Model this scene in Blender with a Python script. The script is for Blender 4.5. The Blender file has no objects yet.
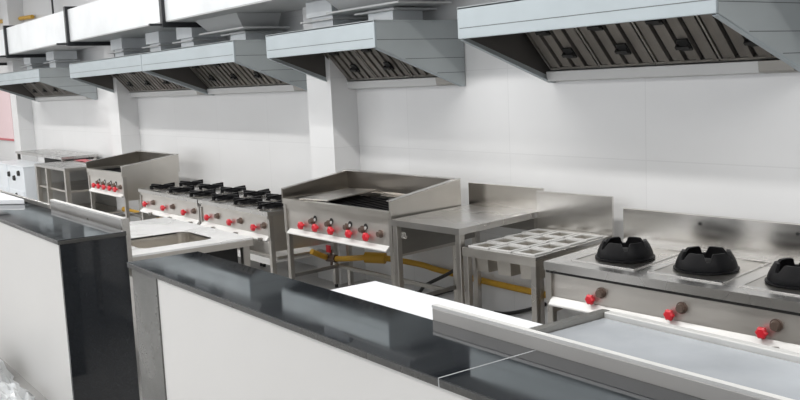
import bpy, bmesh, math, random
from mathutils import Vector, Matrix
random.seed(7)
C = bpy.context.scene.collection
PI = math.pi

# ------------------------------------------------------------------ materials
def new_mat(name):
    m = bpy.data.materials.new(name); m.use_nodes = True
    nt = m.node_tree
    return m, nt, nt.nodes['Principled BSDF']

def plain(name, col, rough=.5, metal=0., spec=.5, noise=.0, nscale=20.):
    m, nt, b = new_mat(name)
    b.inputs['Roughness'].default_value = rough
    b.inputs['Metallic'].default_value = metal
    b.inputs['Specular IOR Level'].default_value = spec
    c4 = (*col, 1)
    if noise > 0:
        tc = nt.nodes.new('ShaderNodeTexCoord'); n = nt.nodes.new('ShaderNodeTexNoise')
        n.inputs['Scale'].default_value = nscale; n.inputs['Detail'].default_value = 4
        r = nt.nodes.new('ShaderNodeValToRGB')
        r.color_ramp.elements[0].position = .3; r.color_ramp.elements[1].position = .7
        r.color_ramp.elements[0].color = (*[max(0, c*(1-noise)) for c in col], 1)
        r.color_ramp.elements[1].color = (*[min(1, c*(1+noise)) for c in col], 1)
        nt.links.new(tc.outputs['Object'], n.inputs['Vector'])
        nt.links.new(n.outputs['Fac'], r.inputs['Fac'])
        nt.links.new(r.outputs['Color'], b.inputs['Base Color'])
    else:
        b.inputs['Base Color'].default_value = c4
    return m

def brushed(name, col, r0=.2, r1=.4, metal=1., stretch=(1.2, 1.2, 9.), var=.06, bump=.0):
    m, nt, b = new_mat(name)
    b.inputs['Metallic'].default_value = metal
    tc = nt.nodes.new('ShaderNodeTexCoord'); mp = nt.nodes.new('ShaderNodeMapping')
    mp.inputs['Scale'].default_value = stretch
    n = nt.nodes.new('ShaderNodeTexNoise'); n.inputs['Scale'].default_value = 3.; n.inputs['Detail'].default_value = 1
    nt.links.new(tc.outputs['Object'], mp.inputs['Vector']); nt.links.new(mp.outputs['Vector'], n.inputs['Vector'])
    mr = nt.nodes.new('ShaderNodeMapRange')
    mr.inputs['From Min'].default_value = .3; mr.inputs['From Max'].default_value = .7
    mr.inputs['To Min'].default_value = r0; mr.inputs['To Max'].default_value = r1
    nt.links.new(n.outputs['Fac'], mr.inputs['Value']); nt.links.new(mr.outputs['Result'], b.inputs['Roughness'])
    n2 = nt.nodes.new('ShaderNodeTexNoise'); n2.inputs['Scale'].default_value = 2.2; n2.inputs['Detail'].default_value = 3
    nt.links.new(tc.outputs['Object'], n2.inputs['Vector'])
    r = nt.nodes.new('ShaderNodeValToRGB')
    r.color_ramp.elements[0].position = .3; r.color_ramp.elements[1].position = .7
    r.color_ramp.elements[0].color = (*[c*(1-var) for c in col], 1)
    r.color_ramp.elements[1].color = (*[min(1, c*(1+var)) for c in col], 1)
    nt.links.new(n2.outputs['Fac'], r.inputs['Fac']); nt.links.new(r.outputs['Color'], b.inputs['Base Color'])
    bp = nt.nodes.new('ShaderNodeBump'); bp.inputs['Strength'].default_value = bump; bp.inputs['Distance'].default_value = .02
    nt.links.new(n.outputs['Fac'], bp.inputs['Height']); nt.links.new(bp.outputs['Normal'], b.inputs['Normal'])
    return m

def tiled(name, col, mortar, tile, rough, vertical=True, msize=.004, var=.015):
    m, nt, b = new_mat(name)
    b.inputs['Roughness'].default_value = rough
    tc = nt.nodes.new('ShaderNodeTexCoord')
    mp = nt.nodes.new('ShaderNodeMapping')
    if vertical: mp.inputs['Rotation'].default_value = (PI/2, 0, 0)
    br = nt.nodes.new('ShaderNodeTexBrick'); br.offset = 0
    br.inputs['Scale'].default_value = 1
    br.inputs['Brick Width'].default_value = tile[0]; br.inputs['Row Height'].default_value = tile[1]
    br.inputs['Mortar Size'].default_value = msize; br.inputs['Mortar Smooth'].default_value = .4
    br.inputs['Color1'].default_value = (*[c*(1-var) for c in col], 1)
    br.inputs['Color2'].default_value = (*[min(1, c*(1+var)) for c in col], 1)
    br.inputs['Mortar'].default_value = (*mortar, 1)
    nt.links.new(tc.outputs['Object'], mp.inputs['Vector']); nt.links.new(mp.outputs['Vector'], br.inputs['Vector'])
    n = nt.nodes.new('ShaderNodeTexNoise'); n.inputs['Scale'].default_value = 1.08; n.inputs['Detail'].default_value = 5
    nt.links.new(tc.outputs['Object'], n.inputs['Vector'])
    mr = nt.nodes.new('ShaderNodeMapRange'); mr.inputs['To Min'].default_value = .94; mr.inputs['To Max'].default_value = 1.04
    nt.links.new(n.outputs['Fac'], mr.inputs['Value'])
    mx = nt.nodes.new('ShaderNodeVectorMath'); mx.operation = 'SCALE'
    nt.links.new(br.outputs['Color'], mx.inputs[0]); nt.links.new(mr.outputs['Result'], mx.inputs['Scale'])
    nt.links.new(mx.outputs['Vector'], b.inputs['Base Color'])
    return m

STEEL = brushed('brushed_steel', (.63, .605, .565), .30, .38)
STEELV = brushed('polished_steel', (.68, .66, .63), .20, .26)
STEELT = brushed('worktop_steel', (.60, .59, .575), .25, .30, stretch=(1, 1, 1))
SPLASH = brushed('film_splash_steel', (.43, .42, .405), .25, .36, metal=.4, stretch=(1, 1, 1), var=.1)
WTOP = brushed('bright_film_steel', (.80, .80, .80), .22, .36, metal=.35, stretch=(1, 1, 1), var=.08)
SOOTREFL = brushed('soot_reflection_steel', (.30, .278, .25), .28, .4)  # dark reflections inside the grill guards put into the colour, along with soot
DSTEEL = brushed('dull_steel', (.34, .33, .31), .35, .5)
TSTEEL = brushed('tube_steel', (.55, .53, .50), .26, .4, stretch=(1, 1, 1))
PANEL = brushed('satin_panel_steel', (.66, .635, .60), .34, .5, metal=.9)
LEDGE = brushed('bright_ledge_steel', (.62, .62, .61), .45, .55, metal=.35)
GALV = brushed('filmed_hood_steel', (.40, .45, .475), .36, .52, metal=.35, stretch=(1, 1, 4), var=.05)
GALVS = brushed('hood_side_steel', (.43, .465, .475), .36, .5, metal=.45, stretch=(1, 1, 4), var=.05)
SEAM = plain('seam_shadow', (.12, .13, .13), .6)
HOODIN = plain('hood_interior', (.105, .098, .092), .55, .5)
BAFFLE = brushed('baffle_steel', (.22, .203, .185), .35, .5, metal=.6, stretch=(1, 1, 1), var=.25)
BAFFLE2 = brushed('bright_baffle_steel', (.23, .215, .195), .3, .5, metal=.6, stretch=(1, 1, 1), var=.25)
GUTTER = plain('gutter_white_film', (.56, .565, .565), .4, .2)
BLACK = plain('black_gap', (.012, .012, .012), .6)
IRON = plain('cast_iron', (.004, .004, .005), .45, 0, .16, .2, 60)
DIRON = plain('dark_flange_iron', (.03, .032, .036), .45, .3)
RED = plain('red_plastic', (.62, .015, .03), .35)
BROWN = plain('bronze_valve', (.16, .115, .095), .35, .5)
WHITEP = plain('white_enamel', (.72, .76, .80), .3)
FILM = plain('white_protective_film', (.80, .82, .85), .28, 0, .5, .02, 3)
BFILM = plain('bluish_protective_film', (.45, .48, .515), .2, .3, .5, .22, 2.2)  # patchy tone paints grey-blue reflections into the film colour
LAMINATE = plain('white_laminate', (.65, .642, .628), .28, 0, .5, .03, .9)
YELLOW = plain('yellow_pipe_paint', (.60, .34, .03), .45)
RUBBER = plain('black_rubber', (.025, .025, .025), .5)
PINK = plain('pale_pink_board', (.85, .66, .68), .5)
REDW = plain('red_print', (.55, .12, .14), .5)
DUCT = brushed('duct_sheet', (.71, .735, .755), .36, .52, metal=.25, stretch=(2, 1, 1), var=.07)
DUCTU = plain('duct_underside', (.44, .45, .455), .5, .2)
PLASTIC = plain('crumpled_plastic', (.78, .80, .81), .2, 0, .6, .08, 9)
WALL = tiled('white_wall_tile', (.755, .76, .765), (.70, .705, .71), (1.2, .6), .22)
FLOOR = tiled('grey_floor_tile', (.40, .395, .385), (.27, .265, .26), (.6, .6), .3, vertical=False)
CEIL = plain('white_ceiling_paint', (.82, .82, .82), .8, 0, .3, .02, 3)

def granite(name, base, rough):
    m, nt, b = new_mat(name)
    tc = nt.nodes.new('ShaderNodeTexCoord')
    n = nt.nodes.new('ShaderNodeTexNoise'); n.inputs['Scale'].default_value = 160; n.inputs['Detail'].default_value = 3
    r = nt.nodes.new('ShaderNodeValToRGB')
    r.color_ramp.elements[0].position = .45; r.color_ramp.elements[1].position = .75
    r.color_ramp.elements[0].color = (*base, 1); r.color_ramp.elements[1].color = (*[c*1.5+.003 for c in base], 1)
    n2 = nt.nodes.new('ShaderNodeTexNoise'); n2.inputs['Scale'].default_value = 3.5; n2.inputs['Detail'].default_value = 6
    mr = nt.nodes.new('ShaderNodeMapRange'); mr.inputs['From Min'].default_value = .35; mr.inputs['From Max'].default_value = .7
    mr.inputs['To Min'].default_value = rough*.6; mr.inputs['To Max'].default_value = rough*1.8
    nt.links.new(tc.outputs['Object'], n.inputs['Vector']); nt.links.new(tc.outputs['Object'], n2.inputs['Vector'])
    nt.links.new(n.outputs['Fac'], r.inputs['Fac']); nt.links.new(r.outputs['Color'], b.inputs['Base Color'])
    nt.links.new(n2.outputs['Fac'], mr.inputs['Value']); nt.links.new(mr.outputs['Result'], b.inputs['Roughness'])
    b.inputs['Specular IOR Level'].default_value = .7
    return m
GRANITE = granite('black_granite', (.012, .014, .017), .05)
GEDGE = granite('granite_edge', (.035, .035, .033), .3)
GREYSTONE = granite('grey_granite', (.085, .085, .08), .3)
GROUT = plain('pale_joint', (.33, .34, .35), .5)

# ------------------------------------------------------------------ mesh helpers
class MB:
    def __init__(s): s.v = []; s.f = []
    def add(s, vs, fs):
        o = len(s.v); s.v += [tuple(v) for v in vs]; s.f += [tuple(i+o for i in f) for f in fs]; return s
    def box(s, x0, x1, y0, y1, z0, z1):
        return s.add([(x0,y0,z0),(x1,y0,z0),(x1,y1,z0),(x0,y1,z0),(x0,y0,z1),(x1,y0,z1),(x1,y1,z1),(x0,y1,z1)],
                     [(3,2,1,0),(4,5,6,7),(0,1,5,4),(1,2,6,5),(2,3,7,6),(3,0,4,7)])
    def prism_x(s, prof, x0, x1):          # (y,z) profile swept along x
        n = len(prof)
        return s.add([(x0,y,z) for y,z in prof]+[(x1,y,z) for y,z in prof],
                     [tuple(range(n)), tuple(range(2*n-1, n-1, -1))]+[(i, i+n, (i+1)%n+n, (i+1)%n) for i in range(n)])
    def prism_z(s, poly, z0, z1):
        n = len(poly)
        return s.add([(x,y,z0) for x,y in poly]+[(x,y,z1) for x,y in poly],
                     [tuple(range(n-1,-1,-1)), tuple(range(n, 2*n))]+[(i,(i+1)%n,(i+1)%n+n,i+n) for i in range(n)])
    def cyl(s, p0, p1, r0, r1=None, n=16):
        r1 = r0 if r1 is None else r1
        p0, p1 = Vector(p0), Vector(p1); d = (p1-p0).normalized()
        a = d.orthogonal().normalized(); b = d.cross(a)
        vs = [p0+(a*math.cos(2*PI*i/n)+b*math.sin(2*PI*i/n))*r0 for i in range(n)]
        vs += [p1+(a*math.cos(2*PI*i/n)+b*math.sin(2*PI*i/n))*r1 for i in range(n)]
        return s.add(vs, [tuple(range(n-1,-1,-1)), tuple(range(n,2*n))]+[(i,(i+1)%n,(i+1)%n+n,i+n) for i in range(n)])
    def tube(s, pts, r, n=10, sub=6):
        P = [Vector(p) for p in pts]
        if len(P) > 2 and sub > 1:           # Catmull-Rom
            Q = []
            for i in range(len(P)-1):
                a = P[max(i-1,0)]; b = P[i]; c = P[i+1]; d = P[min(i+2,len(P)-1)]
                for k in range(sub):
                    t = k/sub
                    Q.append(.5*((2*b)+(c-a)*t+(2*a-5*b+4*c-d)*t*t+(3*b-a-3*c+d)*t**3))
            Q.append(P[-1]); P = Q
        vs = []; prev = None
        for i, p in enumerate(P):
            d = (P[min(i+1,len(P)-1)]-P[max(i-1,0)]).normalized()
            if prev is None: a = d.orthogonal().normalized()
            else:
                a = (prev - d*prev.dot(d)).normalized()
            prev = a; b = d.cross(a)
            vs += [p+(a*math.cos(2*PI*k/n)+b*math.sin(2*PI*k/n))*r for k in range(n)]
        m = len(P)
        fs = [(i*n+k, i*n+(k+1)%n, (i+1)*n+(k+1)%n, (i+1)*n+k) for i in range(m-1) for k in range(n)]
        fs += [tuple(range(n-1,-1,-1)), tuple(range((m-1)*n, m*n))]
        return s.add(vs, fs)
    def lathe(s, prof, c=(0,0,0), n=40, closed=True):
        vs = []; m = len(prof)
        for i in range(n):
            t = 2*PI*i/n
            vs += [(c[0]+r*math.cos(t), c[1]+r*math.sin(t), c[2]+z) for r, z in prof]
        fs = [(i*m+k, ((i+1)%n)*m+k, ((i+1)%n)*m+(k+1)%m, i*m+(k+1)%m) for i in range(n) for k in range(m if closed else m-1)]
        return s.add(vs, fs)
    def build(s, name, mat, parent=None, bevel=0., smooth=False):
        me = bpy.data.meshes.new(name); me.from_pydata(s.v, [], s.f); me.update()
        bm = bmesh.new(); bm.from_mesh(me)
        bmesh.ops.recalc_face_normals(bm, faces=bm.faces)
        bm.to_mesh(me); bm.free()
        if smooth:
            for p in me.polygons: p.use_smooth = True
            try: me.set_sharp_from_angle(angle=math.radians(40))
            except Exception: pass
        me.materials.append(mat)
        o = bpy.data.objects.new(name, me); C.objects.link(o)
        if parent is not None: o.parent = parent
        if bevel > 0:
            md = o.modifiers.new('bevel', 'BEVEL'); md.width = bevel; md.segments = 2; md.limit_method = 'ANGLE'
        return o
def B(*a): return MB().box(*a)

def tag(o, label, cat, group=None):
    o['label'] = label; o['category'] = cat
    if group: o['group'] = group
    return o
def thing(name, label, cat, loc=(0,0,0), rz=0., group=None):
    o = bpy.data.objects.new(name, None); C.objects.link(o)
    o.empty_display_size = .1
    o.location = loc; o.rotation_euler = (0, 0, math.radians(rz))
    return tag(o, label, cat, group)
def struct(name, mb, mat, **k):
    o = mb.build(name, mat, **k); o['kind'] = 'structure'; return o
def dup(root, loc, rz, label, group=None):
    r = root.copy(); C.objects.link(r); r.location = loc; r.rotation_euler = (0, 0, math.radians(rz)); r['label'] = label
    if group: r['group'] = group
    for ch in list(root.children):
        c = ch.copy(); C.objects.link(c); c.parent = r
        for g in ch.children:
            d = g.copy(); C.objects.link(d); d.parent = c
    return r
def legs(t, pts, z1, w=.04, mat=None, z0=0.):
    for x, y in pts:
        h = w/2
        B(x-h, x+h, y-h, y+h, z0+.03, z1).build('leg', mat or TSTEEL, t, bevel=.004)
    feet = []
    for ob in [c for c in t.children if c.name.split('.')[0] == 'leg']:
        x = (ob.data.vertices[0].co.x+ob.data.vertices[1].co.x)/2; y = (ob.data.vertices[0].co.y+ob.data.vertices[2].co.y)/2
        MB().cyl((x,y,z0), (x,y,z0+.035), .016, n=10).build('foot', RUBBER, ob)

def shear(t, k):                        # the back of the unit stands a little to the left of its front
    for c in t.children:
        for o in [c]+list(c.children):
            for v in o.data.vertices: v.co.x -= k*v.co.y

# ------------------------------------------------------------------ the room
WY = 4.46
struct('wall_back', B(-21.0, 6.0, WY, WY+.12, 0, 3.7), WALL)
struct('wall_left', B(-21.12, -21.0, -4.0, WY+.12, 0, 3.7), WALL)
struct('wall_right', B(6.0, 6.12, -4.0, WY+.12, 0, 3.7), WALL)
struct('floor', B(-21.1, 6.1, -4.0, WY+.1, -.08, 0), FLOOR)
struct('ceiling', B(-21.1, 6.1, -4.0, WY+.1, 3.7, 3.78), CEIL)
struct('trim_1', B(-7.13, -6.73, 4.2, WY-.001, 0, 3.7), WALL)          # tiled wall columns
struct('trim_2', B(-12.44, -12.05, 4.2, WY-.001, 0, 3.7), WALL)
struct('trim_3', B(-17.7, -17.3, 4.2, WY-.001, 0, 3.7), WALL)

# ------------------------------------------------------------------ exhaust hoods
HF, HB, ZF, ZT, ZB = 3.65, 4.45, 1.98, 2.17, 1.695
def collar(t, x, hopper, y=4.18):
    o = B(x-.16, x+.16, y-.14, y+.14, ZT+.002, 2.30).build('duct_collar', DUCT, t)
    B(x-.26, x+.26, y-.2, y+.2, 2.262, 2.275).build('collar_flange', GUTTER, o)
    if hopper:
        h = MB(); z0, z1 = 2.30, 2.428; a, b_, c, d = x-.48, x+.44, y-.36, y+.1
        h.add([(a+.12,c+.1,z0),(b_-.08,c+.1,z0),(b_-.08,d,z0),(a+.12,d,z0),(a,c,z1),(b_,c,z1),(b_,d,z1),(a,d,z1)],
              [(3,2,1,0),(4,5,6,7),(0,1,5,4),(1,2,6,5),(2,3,7,6),(3,0,4,7)])
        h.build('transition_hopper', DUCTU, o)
        B(a+.0, b_+.04, c+.04, d+.06, 2.288, 2.302).build('hopper_flange', GUTTER, o)
    else:
        B(x-.2, x+.2, y-.17, y+.17, 2.302, 2.428).build('collar_riser', DUCT, o)
def hood(x0, x1, label, collars, nfil):
    t = thing('exhaust_hood', label, 'exhaust hood', ((x0+x1)/2, HF, ZB), 0, 'exhaust hoods over the cooking line')
    t.location = (0, 0, 0)
    th = .018
    fr = B(x0, x1, HF, HF+th, ZF, ZT).build('front_panel', GALV, t, bevel=.004)
    B(x0+.02, x1-.02, HF-.0015, HF, ZF+.062, ZF+.066).build('panel_crease', SEAM, fr)
    B(x0, x1, HF, HB, ZT-.012, ZT).build('top_panel', GALVS, t)
    prof = [(HF+th, ZF), (HF+th, ZT-.013), (HB, ZT-.013), (HB, ZB), (HB-.03, ZB)]
    for xa, xb, xs in ((x0, x0+th, x0), (x1-th, x1, x1)):
        sd = MB().prism_x(prof, xa, xb).build('side_panel', GALVS, t)
        sm = MB(); sg = -.0012 if xs == x0 else .0012
        for z in (ZF+.053, 1.897, 1.79):
            ya = HF+th if z >= ZF else HF+th+(ZF-z)/(ZF-ZB)*(HB-.03-HF-th)+.02
            sm.box(min(xs,xs+sg), max(xs,xs+sg), ya, HB, z, z+.004)
        sm.build('panel_seam', SEAM, sd)
        rim = MB(); xr0, xr1 = (xa, xa+.035) if xs == x0 else (xb-.035, xb)
        rim.prism_x([(HF+.02, ZF-.004), (HF+.02, ZF-.016+.008), (HB-.03, ZB-.008), (HB, ZB-.008), (HB, ZB), (HB-.03, ZB)], xr0, xr1)
        rim.build('bottom_rim', GALV, sd)
    # dark interior liner behind and above the filters
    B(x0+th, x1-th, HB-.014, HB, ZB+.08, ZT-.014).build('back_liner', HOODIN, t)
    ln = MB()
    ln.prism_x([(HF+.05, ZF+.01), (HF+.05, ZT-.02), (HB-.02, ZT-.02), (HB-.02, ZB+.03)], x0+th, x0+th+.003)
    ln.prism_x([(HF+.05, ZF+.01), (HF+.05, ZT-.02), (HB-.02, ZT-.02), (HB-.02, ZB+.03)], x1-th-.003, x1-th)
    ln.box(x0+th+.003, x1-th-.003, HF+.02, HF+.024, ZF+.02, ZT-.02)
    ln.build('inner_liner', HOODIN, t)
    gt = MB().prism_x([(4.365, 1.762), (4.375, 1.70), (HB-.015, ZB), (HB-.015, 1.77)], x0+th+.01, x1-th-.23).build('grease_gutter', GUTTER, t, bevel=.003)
    MB().prism_x([(4.36, 1.762), (4.37, 1.705), (HB-.015, ZB), (HB-.015, 1.77)], x1-th-.228, x1-th-.03).build('gutter_outlet', DSTEEL, t, bevel=.003)
    # baffle filters, leaning from the gutter up towards the front
    yb, zb, yt, zt = 4.375, 1.772, 4.06, 2.12
    L = math.hypot(yt-yb, zt-zb); uy, uz = (yt-yb)/L, (zt-zb)/L; ny, nz = -uz, uy   # normal (towards the front and down)
    if ny > 0: ny, nz = -ny, -nz
    def P(x, sl, h): return (x, yb+uy*sl+ny*h, zb+uz*sl+nz*h)
    fx0, fx1 = x0+th+.05, x1-th-.03; w = (fx1-fx0)/nfil
    def slab(mb, xa, xb, s0, s1, h0, h1):
        mb.add([P(xa,s0,h0),P(xb,s0,h0),P(xb,s1,h0),P(xa,s1,h0),P(xa,s0,h1),P(xb,s0,h1),P(xb,s1,h1),P(xa,s1,h1)],
               [(3,2,1,0),(4,5,6,7),(0,1,5,4),(1,2,6,5),(2,3,7,6),(3,0,4,7)])
    for i in range(nfil):
        a = fx0+i*w; b_ = a+w-.008
        m = MB(); slab(m, a, b_, 0, L, -.03, -.022)
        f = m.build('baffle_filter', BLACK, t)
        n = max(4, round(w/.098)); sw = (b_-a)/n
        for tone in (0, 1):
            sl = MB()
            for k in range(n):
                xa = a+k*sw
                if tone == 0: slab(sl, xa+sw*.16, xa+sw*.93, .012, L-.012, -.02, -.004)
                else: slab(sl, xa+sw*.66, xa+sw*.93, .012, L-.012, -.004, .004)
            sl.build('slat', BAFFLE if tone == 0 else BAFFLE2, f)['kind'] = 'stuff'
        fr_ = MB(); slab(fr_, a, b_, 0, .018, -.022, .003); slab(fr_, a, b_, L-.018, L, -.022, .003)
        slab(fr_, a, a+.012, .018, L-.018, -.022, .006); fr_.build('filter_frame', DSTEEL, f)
        for fx, fs in ((.40, .72), (.62, .30)):
            xc = a+w*fx; sc = L*fs; hm = MB()
            slab(hm, xc-.035, xc+.035, sc-.04, sc+.04, .004, .016)
            slab(hm, xc-.045, xc-.032, sc-.012, sc+.012, .016, .03); slab(hm, xc+.032, xc+.045, sc-.012, sc+.012, .016, .03)
            slab(hm, xc-.045, xc+.045, sc-.01, sc+.01, .03, .04)
            hm.build('handle', BLACK, f)
    for c in collars: collar(t, *c)
    return t
hood(-4.36, -2.545, 'large blue-grey steel exhaust hood above the wok range, nearest at the right', [(-3.2, True)], 4)
hood(-6.82, -5.25, 'blue-grey exhaust hood above the big charcoal grill, between column and wok range hood', [(-5.72, True), (-6.55, False)], 3)
hood(-9.635, -7.42, 'exhaust hood over the open burner ranges, left of the white column', [(-8.1, True), (-9.3, False)], 4)
hood(-12.19, -9.65, 'exhaust hood above the smaller far grill, joined to the burner range hood', [(-10.2, False), (-11.4, False)], 4)
hood(-16.75, -13.64, 'farthest exhaust hood at the left end, above the open steel shelves', [(-14.3, False), (-15.6, False)], 5)

# ------------------------------------------------------------------ duct sections
DF, DBk, DZ0, DZ1 = 3.6, 4.3, 2.43, 2.83
joints = [-18.2, -15.07, -11.95, -8.83, -5.1, -2.2, .5]
dl = ['white-grey duct section at the far left, beyond the open shelves', 'duct section above the farthest exhaust hood',
      'duct section above the smaller far grill hood', 'duct section above the burner range hood with dark end flange',
      'duct section above the charcoal grill hood, only its underside in view', 'duct section above the nearest wok range hood']
for i in range(len(joints)-1):
    a, b_ = joints[i]+.004, joints[i+1]-.004
    t = thing('air_duct', dl[i], 'duct', ((a+b_)/2, 3.95, DZ0), 0, 'sections of the overhead duct')
    t.location = (0,0,0)
    B(a, b_, DF, DBk, DZ0+.012, DZ1).build('duct_shell', DUCT, t)
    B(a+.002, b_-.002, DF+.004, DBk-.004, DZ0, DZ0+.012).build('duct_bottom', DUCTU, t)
    fl = MB(); f0, f1 = a, a+.06
    fl.box(f0, f1, DF-.035, DF-.001, DZ0-.05, DZ1+.04); fl.box(f0, f1, DF-.001, DBk+.05, DZ0-.05, DZ0-.001)
    fl.box(f0, f1, DF-.001, DBk+.05, DZ1+.001, DZ1+.04); fl.box(f0, f1, DBk+.001, DBk+.05, DZ0-.001, DZ1+.001)
    fl.build('flange', DIRON, t)
    B(a+.01, a+.045, DF-.16, DF-.035, DZ0-.035, DZ0-.012).build('support_bar', DIRON, t)
    MB().cyl((a+.03, DBk+.028, DZ1+.04), (a+.03, DBk+.028, 3.7), .016, n=8).build('hanger_rod', DIRON, t)

# ------------------------------------------------------------------ valves shared by the cookers
def red_knob(t, x, y, z, r=.026):
    o = MB().cyl((x, y, z), (x, y-.02, z), .012, n=10)
    prof = o; n = 24
    vs = []; 
    for yy, rr in ((-.014, r*.8), (-.02, r), (-.036, r), (-.044, r*.7)):
        for k in range(n):
            q = rr*(1+.1*math.cos(k*2*PI/n*6)); vs.append((x+q*math.cos(2*PI*k/n), y+yy, z+q*math.sin(2*PI*k/n)))
    fs = [(j*n+k, j*n+(k+1)%n, (j+1)*n+(k+1)%n, (j+1)*n+k) for j in range(3) for k in range(n)]
    fs += [tuple(range(n)), tuple(range(4*n-1, 3*n-1, -1))]
    o.add(vs, fs)
    k = o.build('valve_knob', RED, t, smooth=True)
    k['label'] = 'red plastic gas knob'
def bronze_valve(t, x, y, z, r=.022):
    o = MB().cyl((x, y, z), (x, y-.012, z), r*1.15, n=18).cyl((x, y-.012, z), (x, y-.035, z), r*.95, r*.75, n=18)
    k = o.build('pilot_valve', BROWN, t, smooth=True); k['label'] = 'brown pilot valve knob'
def ledge(t, L, z1, y=.025, x0=0.):
    MB().prism_x([(y, z1), (y, z1-.046), (-.012, z1-.046), (-.012, z1-.036)], x0+.035, L-.035+x0*0).build('drip_ledge', LEDGE, t, bevel=.003)

# ------------------------------------------------------------------ wok range
t = thing('wok_range', 'long stainless steel wok range with three burners against the wall', 'wok range', (-3.49, 3.465, 0), 3)
L = 1.56
MB().prism_z([(0,0),(L,0),(L,.79),(0,.79)], .70, .745).build('cooktop', STEELT, t)
B(.005, L-.005, .012, .045, .684, .70).build('shadow_gap', BLACK, t)
B(.04, L-.04, .03, .05, .55, .688).build('front_panel', PANEL, t)
B(.0, .04, .012, .06, .53, .70).build('corner_post', TSTEEL, t); B(L-.04, L, .012, .06, .53, .70).build('corner_post', TSTEEL, t)
ledge(t, L, .555)
for xa, xb in ((0.0, .012), (L-.012, L)): B(xa, xb, .06, .78, .45, .70).build('side_panel', STEEL, t)
sp = B(.02, L, .79, .81, .70, .935).build('backsplash', STEELV, t, bevel=.004)
for x in (.54, 1.10): MB().cyl((x, .789, .885), (x, .785, .885), .009, n=12).build('bolt', BLACK, sp)
for x in (.32, .81, 1.30):
    tr = MB(); tr.box(x-.205, x+.205, .10, .125, .7455, .752); tr.box(x-.205, x+.205, .64, .665, .7455, .752)
    tr.box(x-.205, x-.19, .125, .64, .7455, .75); tr.box(x+.19, x+.205, .125, .64, .7455, .75)
    ty = B(x-.19, x+.19, .125, .64, .7452, .7475).build('burner_tray', TSTEEL, t)
    tr.build('tray_rim', STEELT, ty)
for x in (.31, .785, 1.255):
    red_knob(t, x, .03, .582); bronze_valve(t, x+.058, .03, .622, .025)
    MB().cyl((x+.075, -.03, .538), (x+.075, -.03, .508), .019, n=12).cyl((x+.075, -.03, .523), (x+.075, .02, .523), .012, n=10).build('drain_nozzle', DSTEEL, t, smooth=True)
legs(t, [(.022, .04), (L-.022, .04), (.022, .74), (L-.022, .74)], .53)
B(.04, L-.04, .05, .74, .14, .165).build('undershelf', DSTEEL, t)
WR = Matrix.Rotation(math.radians(3), 4, 'Z')
def on_range(x, y, z): 
    p = WR @ Vector((x, y, 0)); return (p.x-3.49, p.y+3.465, z)
def wok_ring(label, loc):
    t = thing('wok_stand', label, 'wok stand', loc, -18, 'cast iron wok stands on the wok range')
    N = 108; rows = []
    def hh(a):
        k = (a/(2*PI)*6) % 1.0
        d = abs(k-.5)                       # 0 in the middle of a notch
        f = min(1, max(0, (d-.075)/.11))
        return .053+.037*f
    def rad(h): return .148 if h < .02 else (.148-(h-.02)*.3 if h < .05 else .139-(h-.05)*.6)
    vs = []
    for i in range(N):
        a = 2*PI*i/N; h = hh(a); r = rad(h)
        for rr, z in ((.148, 0), (.148, .02), (.143, .036), (rad((.036+h)/2), (.036+h)/2), (r, h), (r-.015, h-.002), (.118, .034), (.12, 0)):
            vs.append((rr*math.cos(a), rr*math.sin(a), z))
    m = 8
    fs = [(i*m+k, ((i+1)%N)*m+k, ((i+1)%N)*m+(k+1)%m, i*m+(k+1)%m) for i in range(N) for k in range(m)]
    MB().add(vs, fs).build('ring_wall', IRON, t, smooth=True)
    MB().lathe([(.11, -.002), (.158, -.002), (.158, .006), (.15, .010), (.11, .010)]).build('base_flange', IRON, t, smooth=True)
    MB().lathe([(0.001, .004), (.05, .004), (.05, .035), (.03, .045), (.001, .045)], n=24).build('burner_head', BLACK, t, smooth=True)
    return t
w0 = wok_ring('black notched wok stand, leftmost of the three on the wok range', on_range(.285, .33, .7535))
dup(w0, on_range(.772, .335, .7535), -20, 'black notched wok stand in the middle of the wok range')
dup(w0, on_range(1.262, .335, .7535), -20, 'black notched wok stand at the right edge of the picture on the wok range')

# ------------------------------------------------------------------ rack with insert pans
RX, RY, RZ = -4.2, 3.49, 5
t = thing('pan_rack', 'low steel rack with square pan openings between table and wok range', 'rack', (RX, RY, 0), RZ)
RW, RD = .575, .78
xs = [.03+.179*i for i in range(3)]; ys = [.035+.182*i for i in range(4)]; HX, HY = .14, .135
top = MB()
edges_x = [0]+[v for x in xs for v in (x+.01, x+.01+HX)]+[RW]
for i in range(0, len(edges_x), 2): top.box(edges_x[i], edges_x[i+1], 0, RD, .715, .735)
edges_y = [0]+[v for y in ys for v in (y+.01, y+.01+HY)]+[RD]
for j in range(0, len(edges_y), 2):
    for x in xs: top.box(x+.01, x+.01+HX, edges_y[j], edges_y[j+1], .715, .735)
top.build('rack_top', STEELT, t)
ap = MB(); ap.box(0, RW, -.002, .012, .682, .734); ap.box(0, .012, .012, RD, .682, .715); ap.box(RW-.012, RW, .012, RD, .682, .715); ap.build('apron', STEEL, t)
B(.0, RW+.03, RD, RD+.018, .70, .985).build('backsplash', STEELV, t, bevel=.003)
legs(t, [(.022, .022), (RW-.022, .022), (.022, RD-.03), (RW-.022, RD-.03)], .70)
RM = Matrix.Rotation(math.radians(RZ), 4, 'Z')
rows = ['front row', 'second row', 'third row', 'back row']; cols = ['left', 'middle', 'right']
pan0 = None
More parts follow.
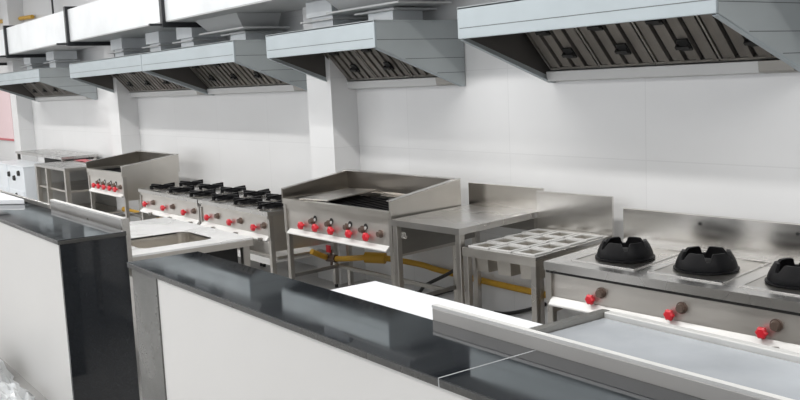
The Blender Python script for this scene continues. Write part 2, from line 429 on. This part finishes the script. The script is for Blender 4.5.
for j, y in enumerate(ys):
    for i, x in enumerate(xs):
        p = RM @ Vector((x+.01+HX/2-.1*(y+HY/2), y+.01+HY/2, 0)); loc = (p.x+RX, p.y+RY, .736)
        lab = 'square steel insert pan in the rack, %s, %s column' % (rows[j], cols[i])
        if pan0 is None:
            pan0 = thing('insert_pan', lab, 'pan', loc, RZ, 'insert pans in the steel rack')
            a, b_, c, d = HX/2-.014, HY/2-.008, HX/2-.02, HY/2-.02
            zt_, zb_ = 0., -.15
            sh = MB(); th = .003
            o_t = [(-a,-b_,zt_),(a,-b_,zt_),(a,b_,zt_),(-a,b_,zt_)]; o_b = [(-c,-d,zb_),(c,-d,zb_),(c,d,zb_),(-c,d,zb_)]
            i_t = [(-a+th,-b_+th,zt_),(a-th,-b_+th,zt_),(a-th,b_-th,zt_),(-a+th,b_-th,zt_)]; i_b = [(-c+th,-d+th,zb_+th),(c-th,-d+th,zb_+th),(c-th,d-th,zb_+th),(-c+th,d-th,zb_+th)]
            fs = []
            for k in range(4):
                n_ = (k+1) % 4
                fs += [(k, n_, 4+n_, 4+k), (8+n_, 8+k, 12+k, 12+n_), (k, 8+k, 8+n_, n_)]
            fs += [(7,6,5,4), (12,13,14,15)]
            sh.add(o_t+o_b+i_t+i_b, fs); sh.build('pan_body', STEEL, pan0)
            lp = MB(); A, B2 = HX/2+.012, HY/2+.012
            lp.box(-A, A, -B2, -b_, .0, .006); lp.box(-A, A, b_, B2, .0, .006); lp.box(-A, -a, -b_, b_, .0, .006); lp.box(a, A, -b_, b_, .0, .006)
            lp.build('pan_lip', LEDGE, pan0)
        else: dup(pan0, loc, RZ, lab)

# ------------------------------------------------------------------ prep table
t = thing('work_table', 'plain stainless steel work table between charcoal grill and pan rack', 'table', (-4.9, 3.465, 0), 3)
TW, TD = .665, .86
B(0, TW, 0, TD, .80, .84).build('tabletop', STEELT, t)
B(-.06, TW, TD, TD+.018, .79, .99).build('backsplash', STEELV, t, bevel=.003)
B(.022, .034, .05, TD-.03, .60, .80).build('side_apron', DSTEEL, t)
B(.04, TW-.03, TD-.04, TD-.03, .70, .80).build('back_apron', DSTEEL, t)
MB().tube([(.06+.012*math.cos(k*.9)+.006*k/3, .045, .735+.02*math.sin(k*.9)) for k in range(22)], .003, n=6, sub=2).build('wire_coil', TSTEEL, t)
legs(t, [(.03, .03), (TW-.025, .03), (.03, TD-.03), (TW-.025, TD-.03)], .80, .045)
shear(t, .11); shear(bpy.data.objects['pan_rack'], .10); shear(bpy.data.objects['wok_range'], .12)

# ------------------------------------------------------------------ charcoal grills
def grill(label, loc, rz, L, big):
    t = thing('charcoal_grill', label, 'grill', loc, rz, 'charcoal grills')
    D = .66
    # body: rim around a dark pit
    rm = MB(); rm.box(0, L, 0, .05, .83, .872); rm.box(0, L, D-.04, D, .83, .872); rm.box(0, .04, .05, D-.04, .83, .872); rm.box(L-.04, L, .05, D-.04, .83, .872)
    rm.build('top_rim', STEEL, t)
    B(.03, L-.03, .012, .03, .788, .83).build('front_band', STEEL, t)
    B(.035, L-.035, .022, .04, .63, .788).build('control_panel', PANEL, t)
    B(.0, .035, .008, .05, .60, .83).build('corner_post', TSTEEL, t); B(L-.035, L, .008, .05, .60, .83).build('corner_post', TSTEEL, t)
    ledge(t, L-.02, .642, .03, .02)
    B(.04, L-.04, .05, D-.04, .66, .70).build('pit_floor', BLACK, t)
    ln = MB(); ln.box(.04, L-.04, .05, .055, .70, .83); ln.box(.04, L-.04, D-.045, D-.04, .70, .83); ln.box(.04, .045, .055, D-.045, .70, .83); ln.box(L-.045, L-.04, .055, D-.045, .70, .83)
    ln.build('pit_lining', BLACK, t)
    for xa in (0., L-.014): B(xa, xa+.014, .05, D, .56, .83).build('side_panel', STEEL, t)
    zf, zb_ = .945, 1.03
    for xa, nm in ((-.008, 'left'), (L-.012, 'right')):
        g = MB().prism_x([(0., .83), (0., zf), (D+.015, zb_), (D+.015, .83)], xa, xa+.02).build('side_guard', SOOTREFL if nm == 'left' else STEEL, t)
        s0, s1 = (xa, xa+.045) if nm == 'left' else (xa-.025, xa+.02)
        MB().prism_x([(0., zf), (0., zf+.006), (D+.015, zb_+.006), (D+.015, zb_)], s0, s1).build('guard_lip', STEELV, g)
    bg = B(.0, L, D, D+.015, .83, zb_).build('back_guard', SOOTREFL, t)
    B(-.008, L+.008, D-.035, D+.018, zb_, zb_+.007).build('guard_lip', STEELV, bg)
    for xa, xb in ((.06, L*.5-.01), (L*.5+.01, L-.06)):
        gm = MB(); n = 9
        for k in range(n):
            x = xa+(xb-xa)*(k+.5)/n; gm.box(x-.009, x+.009, .07, D-.10, .835, .85)
        gm.box(xa, xb, .06, .075, .83, .852); gm.box(xa, xb, D-.115, D-.10, .83, .852); gm.box(xa, xb, .29, .305, .825, .836)
        gm.build('grill_grate', IRON, t)
    tr = MB().prism_x([(D-.10, .86), (D-.045, .885), (D-.045, .89), (D-.10, .866)], L*.42, L*.92).build('back_deflector', STEELV, t)
    ks = (.26, .46, .67, .90, 1.11); s = L/1.40
    for k in ks: red_knob(t, k*s, .022, .678, .03)
    for k in (.40, .62, .86, 1.05): 
        bronze_valve(t, k*s, .022, .722, .024)
        h = MB().cyl((k*s+.035, .0225, .745), (k*s+.035, .018, .745), .022, n=16); h = h.build('pilot_window', BLACK, t, smooth=True)
        MB().cyl((k*s+.035, .018, .735), (k*s+.035, .012, .735), .012, n=12).build('pilot_cap', LEDGE, h)
    bronze_valve(t, 1.26*s, .022, .712, .024)
    legs(t, [(.022, .035), (L-.022, .035), (.022, D-.03), (L-.022, D-.03)], .61)
    st = MB(); 
    B(.015, .035, .05, D-.04, .23, .258).build('stretcher', DSTEEL, t); B(L-.035, L-.015, .05, D-.04, .23, .258).build('stretcher', DSTEEL, t)
    B(.04, L-.04, D*.75, D*.75+.025, .23, .258).build('stretcher', DSTEEL, t)
    return t
g = grill('large stainless steel charcoal grill with sloping side guards, beside the plain work table', (-6.375, 3.47, 0), 2, 1.40, True)
shear(g, .07)
grill('smaller-looking far charcoal grill with high guards, left of the burner ranges', (-11.27, 3.47, 0), 0, 1.24, False)
pl = B(-.16, .16, -.27, .27, 0, .012).build('griddle_plate', TSTEEL, bevel=.003)
pl.location = (-6.05, 3.79, .884); pl.rotation_euler = (math.radians(2), 0, math.radians(13))
tag(pl, 'flat grey steel griddle plate covering the left side of the large charcoal grill', 'griddle plate')

# ------------------------------------------------------------------ open burner ranges
def burner_range(label, loc, L, reds, browns, panel_right):
    t = thing('burner_range', label, 'range', loc, 0, 'open burner ranges along the wall')
    D = .665
    B(0, L, 0, D, .70, .735).build('cooktop', STEELT, t)
    B(.005, L-.005, .012, .03, .672, .70).build('front_band', STEEL, t)
    B(.03, L-.03, .025, .042, .53, .672).build('front_panel', PANEL, t)
    B(0, .03, .012, .05, .50, .70).build('corner_post', TSTEEL, t); B(L-.03, L, .012, .05, .50, .70).build('corner_post', TSTEEL, t)
    ledge(t, L, .535, .03)
    for xa in (0., L-.014): B(xa, xa+.014, .05, D, .40, .70).build('side_panel', STEEL, t)
    B(.02, L-.02, D, D+.012, .66, .733).build('back_upstand', STEEL, t)
    for x in reds: red_knob(t, x, .025, .582, .029)
    for x in browns: bronze_valve(t, x, .025, .612, .025)
    for k in range(3):
        x = L*(k+.5)/3
        MB().cyl((x+.12, -.028, .515), (x+.12, -.028, .488), .018, n=12).cyl((x+.12, -.028, .50), (x+.12, .02, .50), .01, n=10).build('drain_nozzle', DSTEEL, t, smooth=True)
    for k in range(3):
        for y in (.175, .50):
            x = L*(k+.5)/3
            MB().lathe([(.001, .7352), (.145, .7352), (.15, .74), (.14, .74), (.135, .738), (.001, .738)], (x, y, 0), n=28).build('drip_ring', STEELV, t, smooth=True)
            MB().lathe([(.001, .738), (.045, .738), (.045, .742), (.03, .7435), (.001, .7435)], (x, y, 0), n=20).build('burner_head', IRON, t, smooth=True)
    legs(t, [(.02, .035), (L-.02, .035), (.02, D-.03), (L-.02, D-.03)], .50)
    us = MB(); us.box(.04, L-.04, .03, D-.05, .30, .315); us.box(.04, L-.04, .02, .03, .285, .34); us.build('undershelf', LEDGE, t)
    MB().box(.1, L-.1, .12, D-.14, .316, .335).build('crumb_tray', STEEL, t)
    return t
burner_range('right-hand open burner range, next to the charcoal grill', (-8.01, 3.47, 0), 1.37, (.17, .64, 1.10), (.37, .83, 1.26), True)
burner_range('left-hand open burner range, farther from the charcoal grill', (-9.56, 3.47, 0), 1.53, (.16, .66, 1.18), (.37, .89, 1.40), False)
g0 = None
for rl, X0, L in (('right-hand', -8.01, 1.37), ('left-hand', -9.56, 1.53)):
    for j, y in enumerate((.175, .50)):
        for k in range(3):
            loc = (X0+L*(k+.5)/3, 3.47+y, .7445)
            lab = 'black cast iron pan support, %s row, %s of the %s burner range' % (('front', 'back')[j], ('left', 'middle', 'right')[k], rl)
            if g0 is None:
                g0 = thing('pan_support', lab, 'pan support', loc, 20, 'cast iron pan supports on the burner ranges')
                MB().lathe([(.08, 0), (.092, 0), (.092, .023), (.08, .023)], n=32).build('support_ring', IRON, g0, smooth=True)
                for q in range(4):
                    a = 2*PI*q/4; ca, sa = math.cos(a), math.sin(a); w = .013
                    pr = [(.03, .022), (.03, .034), (.15, .038), (.162, .038), (.162, .0), (.148, .0), (.135, .022)]
                    vs = [(r*ca-s*w*sa, r*sa+s*w*ca, z) for s in (-1, 1) for r, z in pr]; n = len(pr)
                    MB().add(vs, [tuple(range(n)), tuple(range(2*n-1, n-1, -1))]+[(i, i+n, (i+1)%n+n, (i+1)%n) for i in range(n)]).build('support_arm', IRON, g0)
            else: dup(g0, loc, 20, lab)

# ------------------------------------------------------------------ shelves, cookers and tables at the far left
t = thing('shelf_table', 'open steel table with a middle shelf, left of the far grill', 'table', (-13.6, 3.46, 0), 0)
SW, SD = 1.45, .82
B(0, SW, 0, SD, .79, .825).build('tabletop', STEELT, t)
B(.03, SW-.03, .03, SD-.03, .50, .525).build('shelf', STEEL, t); B(.03, SW-.03, .03, SD-.03, .16, .185).build('shelf', STEEL, t)
B(.03, SW-.03, SD-.02, SD, .16, .79).build('back_panel', DSTEEL, t)
legs(t, [(.04, .03), (SW-.035, .03), (.04, SD-.03), (SW-.035, SD-.03), (.55, .03)], .79, .06)
B(.0, .012, .06, SD-.02, .16, .79).build('side_panel', LEDGE, t)
t = thing('wall_bench', 'far steel bench along the wall behind the white cookers', 'table', (-16.3, 3.86, 0), 0)
B(0, 2.62, 0, .55, .84, .88).build('benchtop', STEELT, t, bevel=.004); B(.04, 2.58, .45, .47, .2, .84).build('back_panel', BLACK, t)
legs(t, [(.04, .04), (2.58, .04), (.04, .5), (2.58, .5)], .84, .05)
def cooker(x0, w, label, knobs):
    t = thing('white_cooker', label, 'cooker', (x0, 3.40, 0), 0, 'white enamel cookers')
    B(0, w, 0, .42, .08, .745).build('body', WHITEP, t, bevel=.008)
    B(-.005, w+.005, -.005, .425, .745, .765).build('top_plate', WHITEP, t, bevel=.004)
    B(.05, w-.05, -.012, -.001, .12, .40).build('door', WHITEP, t, bevel=.006)
    for x, z in knobs: MB().cyl((x, 0, z), (x, -.03, z), .042, .036, n=18).build('control_knob', BLACK, t, smooth=True)
    legs(t, [(.05, .05), (w-.05, .05), (.05, .37), (w-.05, .37)], .08, .04)
cooker(-15.84, .84, 'white enamel cooker at the far left edge, one dark knob in view', [(.28, .55)])
cooker(-14.95, .95, 'white enamel cooker with four dark knobs, left of the open shelf table', [(.12, .62), (.42, .575), (.70, .66), (.50, .32)])
sh = MB()
n = 14
for i in range(n):
    x = 1.1*i/(n-1)
    sh.v += [(x, 0, .004+.006*math.sin(i*1.7)), (x+.05, .16, .004+.006*math.cos(i*1.3))]
sh.f += [(2*i, 2*i+2, 2*i+3, 2*i+1) for i in range(n-1)]
o = sh.build('plastic_strip', REDW); o.location = (-13.5, 3.98, .829)
o.modifiers.new('solid', 'SOLIDIFY').thickness = .003
tag(o, 'faded red and white plastic strip lying on the open shelf table', 'plastic strip')
pb = B(-20.6, -18.72, WY-.03, WY-.002, .95, 2.0).build('wall_board', PINK)
B(-20.6, -18.72, WY-.04, WY-.03, .95, .99).build('board_edge', REDW, pb)
tag(pb, 'pale pink board with a red lower edge on the far left wall', 'board')

# ------------------------------------------------------------------ counters
def counter(label, x0, x1, y0, y1, seams, left):
    t = thing('serving_counter', label, 'counter', (0, 0, 0))
    zt = 1.008
    xs = [x0]+seams+[x1]
    for i in range(len(xs)-1):
        a = xs[i]+(.002 if i else 0); b_ = xs[i+1]-(.002 if i < len(xs)-2 else 0)
        s = B(a, b_, y0, y1, zt-.004, zt).build('countertop_slab', GRANITE, t)
        B(a, b_, y0+.001, y1, zt-.024, zt-.004).build('slab_edge', GEDGE, s, bevel=.002)
    for sx in seams: B(sx-.0022, sx+.0022, y0+.0005, y1, zt-.0235, zt+.0004).build('slab_joint', GROUT, t)
    return t, zt
t, zt = counter('white counter at the right with a black granite top and grey stone edge', -3.92, .6, 1.345, 1.68, [-1.73], False)
B(-3.63, .6, 1.368, 1.66, 0, zt-.0242).build('front_panel', LAMINATE, t)
B(-3.915, -3.63, 1.362, 1.66, 0, zt-.0242).build('stone_strip', GREYSTONE, t, bevel=.003)
t2, zt = counter('white counter at the left with a black granite end and top', -9.2, -4.825, 1.305, 1.668, [-7.3], True)
B(-9.2, -4.85, 1.325, 1.66, 0, zt-.0242).build('front_panel', LAMINATE, t2)
B(-4.85, -4.827, 1.315, 1.665, 0, zt-.0242).build('end_panel', GRANITE, t2)

# ------------------------------------------------------------------ sink table behind the left counter
t = thing('sink_table', 'stainless steel sink table with a single basin behind the left counter', 'sink', (0, 0, 0))
x0, x1, y0, y1, z = -6.37, -5.005, 1.735, 2.505, .84
bx0, bx1, by0, by1 = -5.62, -5.17, 1.87, 2.33
tt = MB(); tt.box(x0, bx0, y0, y1, z-.012, z); tt.box(bx1, x1, y0, y1, z-.012, z); tt.box(bx0, bx1, y0, by0, z-.012, z); tt.box(bx0, bx1, by1, y1, z-.012, z)
# rounded basin corners
def corner(cx, cy, sx, sy, r=.06):
    pts = [(cx, cy)]+[(cx+sx*(r-r*math.cos(a)), cy+sy*(r-r*math.sin(a))) for a in [PI/2*k/5 for k in range(6)]]
    if sx*sy < 0: pts = pts[::-1]
    tt.prism_z(pts, z-.011, z-.0005)
for cx, sx in ((bx0, 1), (bx1, -1)):
    for cy, sy in ((by0, 1), (by1, -1)): corner(cx, cy, sx, sy)
tt.build('tabletop', WTOP, t)
ap = MB(); ap.box(x1-.012, x1, y0, y1, z-.05, z-.012); ap.box(x0, x1-.012, y1-.012, y1, z-.05, z-.012); ap.box(x0, x1-.012, y0, y0+.012, z-.05, z-.012); ap.build('apron', STEEL, t)
bs = MB(); zb_ = z-.2; r = .06; ring = []
for cx, cy, a0 in ((bx1-r, by1-r, 0), (bx0+r, by1-r, PI/2), (bx0+r, by0+r, PI), (bx1-r, by0+r, 1.5*PI)):
    ring += [(cx+r*math.cos(a0+PI/2*k/5), cy+r*math.sin(a0+PI/2*k/5)) for k in range(6)]
n = len(ring); cx, cy = (bx0+bx1)/2, (by0+by1)/2
vs = [(x, y, z-.002) for x, y in ring]+[(x, y, zb_+.03) for x, y in ring]+[(cx+(x-cx)*.9, cy+(y-cy)*.9, zb_) for x, y in ring]
vs += [(cx+(x-cx)*1.01, cy+(y-cy)*1.01, z-.012) for x, y in ring]+[(cx+(x-cx)*.92, cy+(y-cy)*.92, zb_-.006) for x, y in ring]
fs = [(j*n+i, j*n+(i+1)%n, (j+1)*n+(i+1)%n, (j+1)*n+i) for j in (0, 1) for i in range(n)]+[tuple(range(2*n, 3*n))]
fs += [(3*n+i, 4*n+i, 4*n+(i+1)%n, 3*n+(i+1)%n) for i in range(n)]+[tuple(range(5*n-1, 4*n-1, -1))]+[(i, 3*n+i, 3*n+(i+1)%n, (i+1)%n) for i in range(n)]
b_ = bs.add(vs, fs).build('basin', STEEL, t, smooth=True)
MB().cyl((cx, cy, zb_+.001), (cx, cy, zb_+.004), .04, n=20).build('drain', DSTEEL, b_, smooth=True)
sp = B(-6.37, -4.97, 1.70, 1.722, .80, 1.05).build('backsplash', SPLASH, t, bevel=.003)
B(-6.37, -4.97, 1.698, 1.728, 1.05, 1.060).build('splash_lip', LEDGE, sp)
B(-4.97, -4.955, 1.692, 1.735, .78, 1.060).build('end_cap', STEELV, sp)
B(x1-.14, x1-.12, 2.14, y1-.05, .08, z-.05).build('under_panel', BLACK, t)
legs(t, [(x0+.04, y0+.04), (x1-.035, y0+.2), (x0+.04, y1-.035), (x1-.035, y1-.04)], z-.05, .045)
t = thing('rear_work_table', 'narrow steel table with a low upstand behind the far part of the left counter', 'table', (0, 0, 0))
B(-8.6, -6.42, 1.735, 2.02, .80, .84).build('tabletop', STEELT, t)
B(-8.6, -6.42, 1.70, 1.722, .80, 1.022).build('backsplash', SPLASH, t, bevel=.003)
legs(t, [(-8.55, 1.78), (-6.47, 1.78), (-8.55, 1.98), (-6.47, 1.98)], .80, .045)

# ------------------------------------------------------------------ tables behind the right counter
t = thing('film_covered_table', 'work table covered in bright white protective film behind the right counter', 'table', (0, 0, 0))
B(-3.40, -2.335, 1.70, 2.30, .80, .836).build('tabletop', STEELT, t)
B(-3.405, -2.335, 1.695, 2.306, .836, .842).build('protective_film', FILM, t)
legs(t, [(-3.36, 1.74), (-2.37, 1.74), (-3.36, 2.26), (-2.37, 2.26)], .80, .045)
t = thing('dish_table', 'steel table with raised rims and bluish film in front of the wok range', 'table', (0, 0, 0))
x0, x1, y0, y1 = -2.31, .6, 1.715, 2.60
B(x0, x1, y0, y1, .80, .825).build('tabletop', STEELT, t)
B(x0+.04, x1, y0+.02, y1-.04, .825, .829).build('protective_film', BFILM, t)
B(x0, x0+.035, y0+.02, y1, .825, .85).build('side_rim', DSTEEL, t)
B(x0+.035, x1, y1-.035, y1, .825, .85).build('back_rim', LEDGE, t, bevel=.004)
sp = B(-2.18, x1, 1.6815, 1.709, .80, 1.046).build('backsplash', SPLASH, t, bevel=.003)
B(-2.18, x1, 1.681, 1.7, 1.046, 1.055).build('splash_lip', LEDGE, sp)
legs(t, [(x0+.04, y0+.05), (x0+.04, y1-.05), (-.85, y0+.05), (-.85, y1-.05), (x1-.04, y0+.05), (x1-.04, y1-.05)], .80, .045)

# ------------------------------------------------------------------ gas pipes and hoses
t = thing('gas_pipe', 'yellow gas pipe low on the wall behind the grill and work table', 'pipe', (0, 0, 0))
MB().tube([(-6.53, 3.80, .375), (-6.55, 3.92, .315), (-6.60, 4.0, .285), (-6.43, 4.025, .292), (-6.154, 4.04, .335), (-6.02, 4.12, .345), (-5.8, 4.36, .28), (-5.6, 4.41, .25), (-5.0, 4.415, .24), (-4.0, 4.415, .24), (-3.0, 4.415, .24)], .024, n=12).build('pipe', YELLOW, t, smooth=True)
MB().cyl((-6.12, 4.06, .34), (-5.98, 4.16, .335), .045, n=18).build('pipe_coupling', YELLOW, t, smooth=True)
v = MB().cyl((-6.6, 3.995, .285), (-6.5, 4.015, .287), .034, n=14).cyl((-6.55, 4.0, .20), (-6.55, 4.0, .36), .012, n=10).build('ball_valve', BROWN, t, smooth=True)
B(-6.58, -6.52, 3.97, 3.982, .34, .40).build('valve_handle', RED, v)
t = thing('gas_pipe', 'yellow gas pipe end with valve under the far grill', 'pipe', (0, 0, 0))
MB().tube([(-12.1, 4.176, .215), (-12.0, 4.176, .215), (-11.9, 4.176, .22), (-9.8, 4.176, .22), (-8.0, 4.176, .23)], .02, n=12).build('pipe', YELLOW, t, smooth=True)
MB().cyl((-12.1, 4.176, .215), (-11.98, 4.176, .216), .034, n=14).build('ball_valve', YELLOW, t, smooth=True)
o = MB().tube([(-19.8, 4.40, 3.27), (-16.5, 4.40, 3.13)], .035, n=12).build('ceiling_pipe', YELLOW, smooth=True)
tag(o, 'short yellow pipe high on the wall at top left', 'pipe')
o = MB().tube([(-6.1, 4.24, .018), (-5.73, 4.27, .07), (-5.6, 4.27, .155), (-5.25, 4.27, .32), (-5.17, 4.27, .42), (-5.14, 4.27, .55)], .014, n=8).build('gas_hose', RUBBER, smooth=True)
tag(o, 'black rubber hose rising from the floor under the work table', 'hose')
o = MB().tube([(-5.95, 4.425, .016), (-5.75, 4.425, .02), (-5.5, 4.425, .10), (-5.3, 4.425, .16)], .014, n=8).build('gas_hose', RUBBER, smooth=True)
tag(o, 'black rubber hose lying lowest on the floor beside the other hose under the work table', 'hose')
o = MB().tube([(-4.98, 4.425, .016), (-4.85, 4.425, .03), (-4.62, 4.425, .10), (-4.45, 4.425, .17)], .014, n=8).build('gas_hose', RUBBER, smooth=True)
tag(o, 'black rubber hose on the floor under the pan rack', 'hose')

# ------------------------------------------------------------------ loose sheets
o = MB().prism_z([(-7.95, 1.38), (-6.95, 1.42), (-6.72, 1.62), (-7.9, 1.63)], 1.0085, 1.045).build('foam_sheet', FILM, bevel=.006)
tag(o, 'white foam sheet lying on the far end of the left counter', 'foam sheet')
def heap(cx, cy, rx, ry, h, label):
    m = MB(); nx, ny = 22, 14; 
    for j in range(ny):
        for i in range(nx):
            u = i/(nx-1)*2-1; v = j/(ny-1)*2-1; d = max(0, 1-(u*u+v*v)*.8)
            m.v.append((cx+u*rx*(1+.1*random.uniform(-1, 1)), cy+v*ry*(1+.1*random.uniform(-1, 1)), .004+h*d*random.uniform(.35, 1.)))
    m.f += [(j*nx+i, j*nx+i+1, (j+1)*nx+i+1, (j+1)*nx+i) for j in range(ny-1) for i in range(nx-1)]
    o = m.build('plastic_wrap', PLASTIC); o.modifiers.new('solid', 'SOLIDIFY').thickness = .003
    tag(o, label, 'plastic wrap', 'crumpled plastic wrap on the floor')
heap(-6.15, 1.08, .45, .18, .3, 'crumpled white plastic wrap on the floor at the left picture edge')
heap(-5.42, 1.1, .2, .15, .16, 'smaller crumpled plastic wrap on the floor nearer the black counter end')

# ------------------------------------------------------------------ camera
yaw, pit, rol, f = 0.943844, 0.1273985, -0.0457191, 917.16
F = Vector((-math.sin(yaw)*math.cos(pit), math.cos(yaw)*math.cos(pit), -math.sin(pit)))
r_ = Vector((math.cos(yaw), math.sin(yaw), 0)); u_ = r_.cross(F)
r2 = math.cos(rol)*r_+math.sin(rol)*u_; u2 = -math.sin(rol)*r_+math.cos(rol)*u_
cd = bpy.data.cameras.new('camera'); cam = bpy.data.objects.new('camera', cd); C.objects.link(cam)
cd.sensor_width = 36; cd.lens = f*36/800; cd.clip_start = .05; cd.clip_end = 100
M = Matrix((( r2.x, u2.x, -F.x, 0), (r2.y, u2.y, -F.y, 0), (r2.z, u2.z, -F.z, 1.736), (0, 0, 0, 1)))
cam.matrix_world = M
bpy.context.scene.camera = cam

# ------------------------------------------------------------------ light
def area(x, y, z, sx, sy, power, col=(1, .98, .95)):
    l = bpy.data.lights.new('ceiling_light', 'AREA'); l.shape = 'RECTANGLE'; l.size = sx; l.size_y = sy; l.energy = power; l.color = col
    o = bpy.data.objects.new('ceiling_light', l); C.objects.link(o); o.location = (x, y, z); return o
for x in (-18, -13.5, -9, -4.5, 0):
    area(x, 2.15 if x > -6 else 1.8, 3.6, 3.4, .12, 80)
    area(x, -1.6, 3.6, 3.4, .5, 62)
w = bpy.data.worlds.new('world'); bpy.context.scene.world = w; w.use_nodes = True
bg = w.node_tree.nodes['Background']; bg.inputs['Color'].default_value = (.95, .97, 1, 1); bg.inputs['Strength'].default_value = 1.3
sc = bpy.context.scene
sc.view_settings.view_transform = 'Standard'; sc.view_settings.look = 'None'
sc.view_settings.exposure = 0.
sc.cycles.use_denoising = True
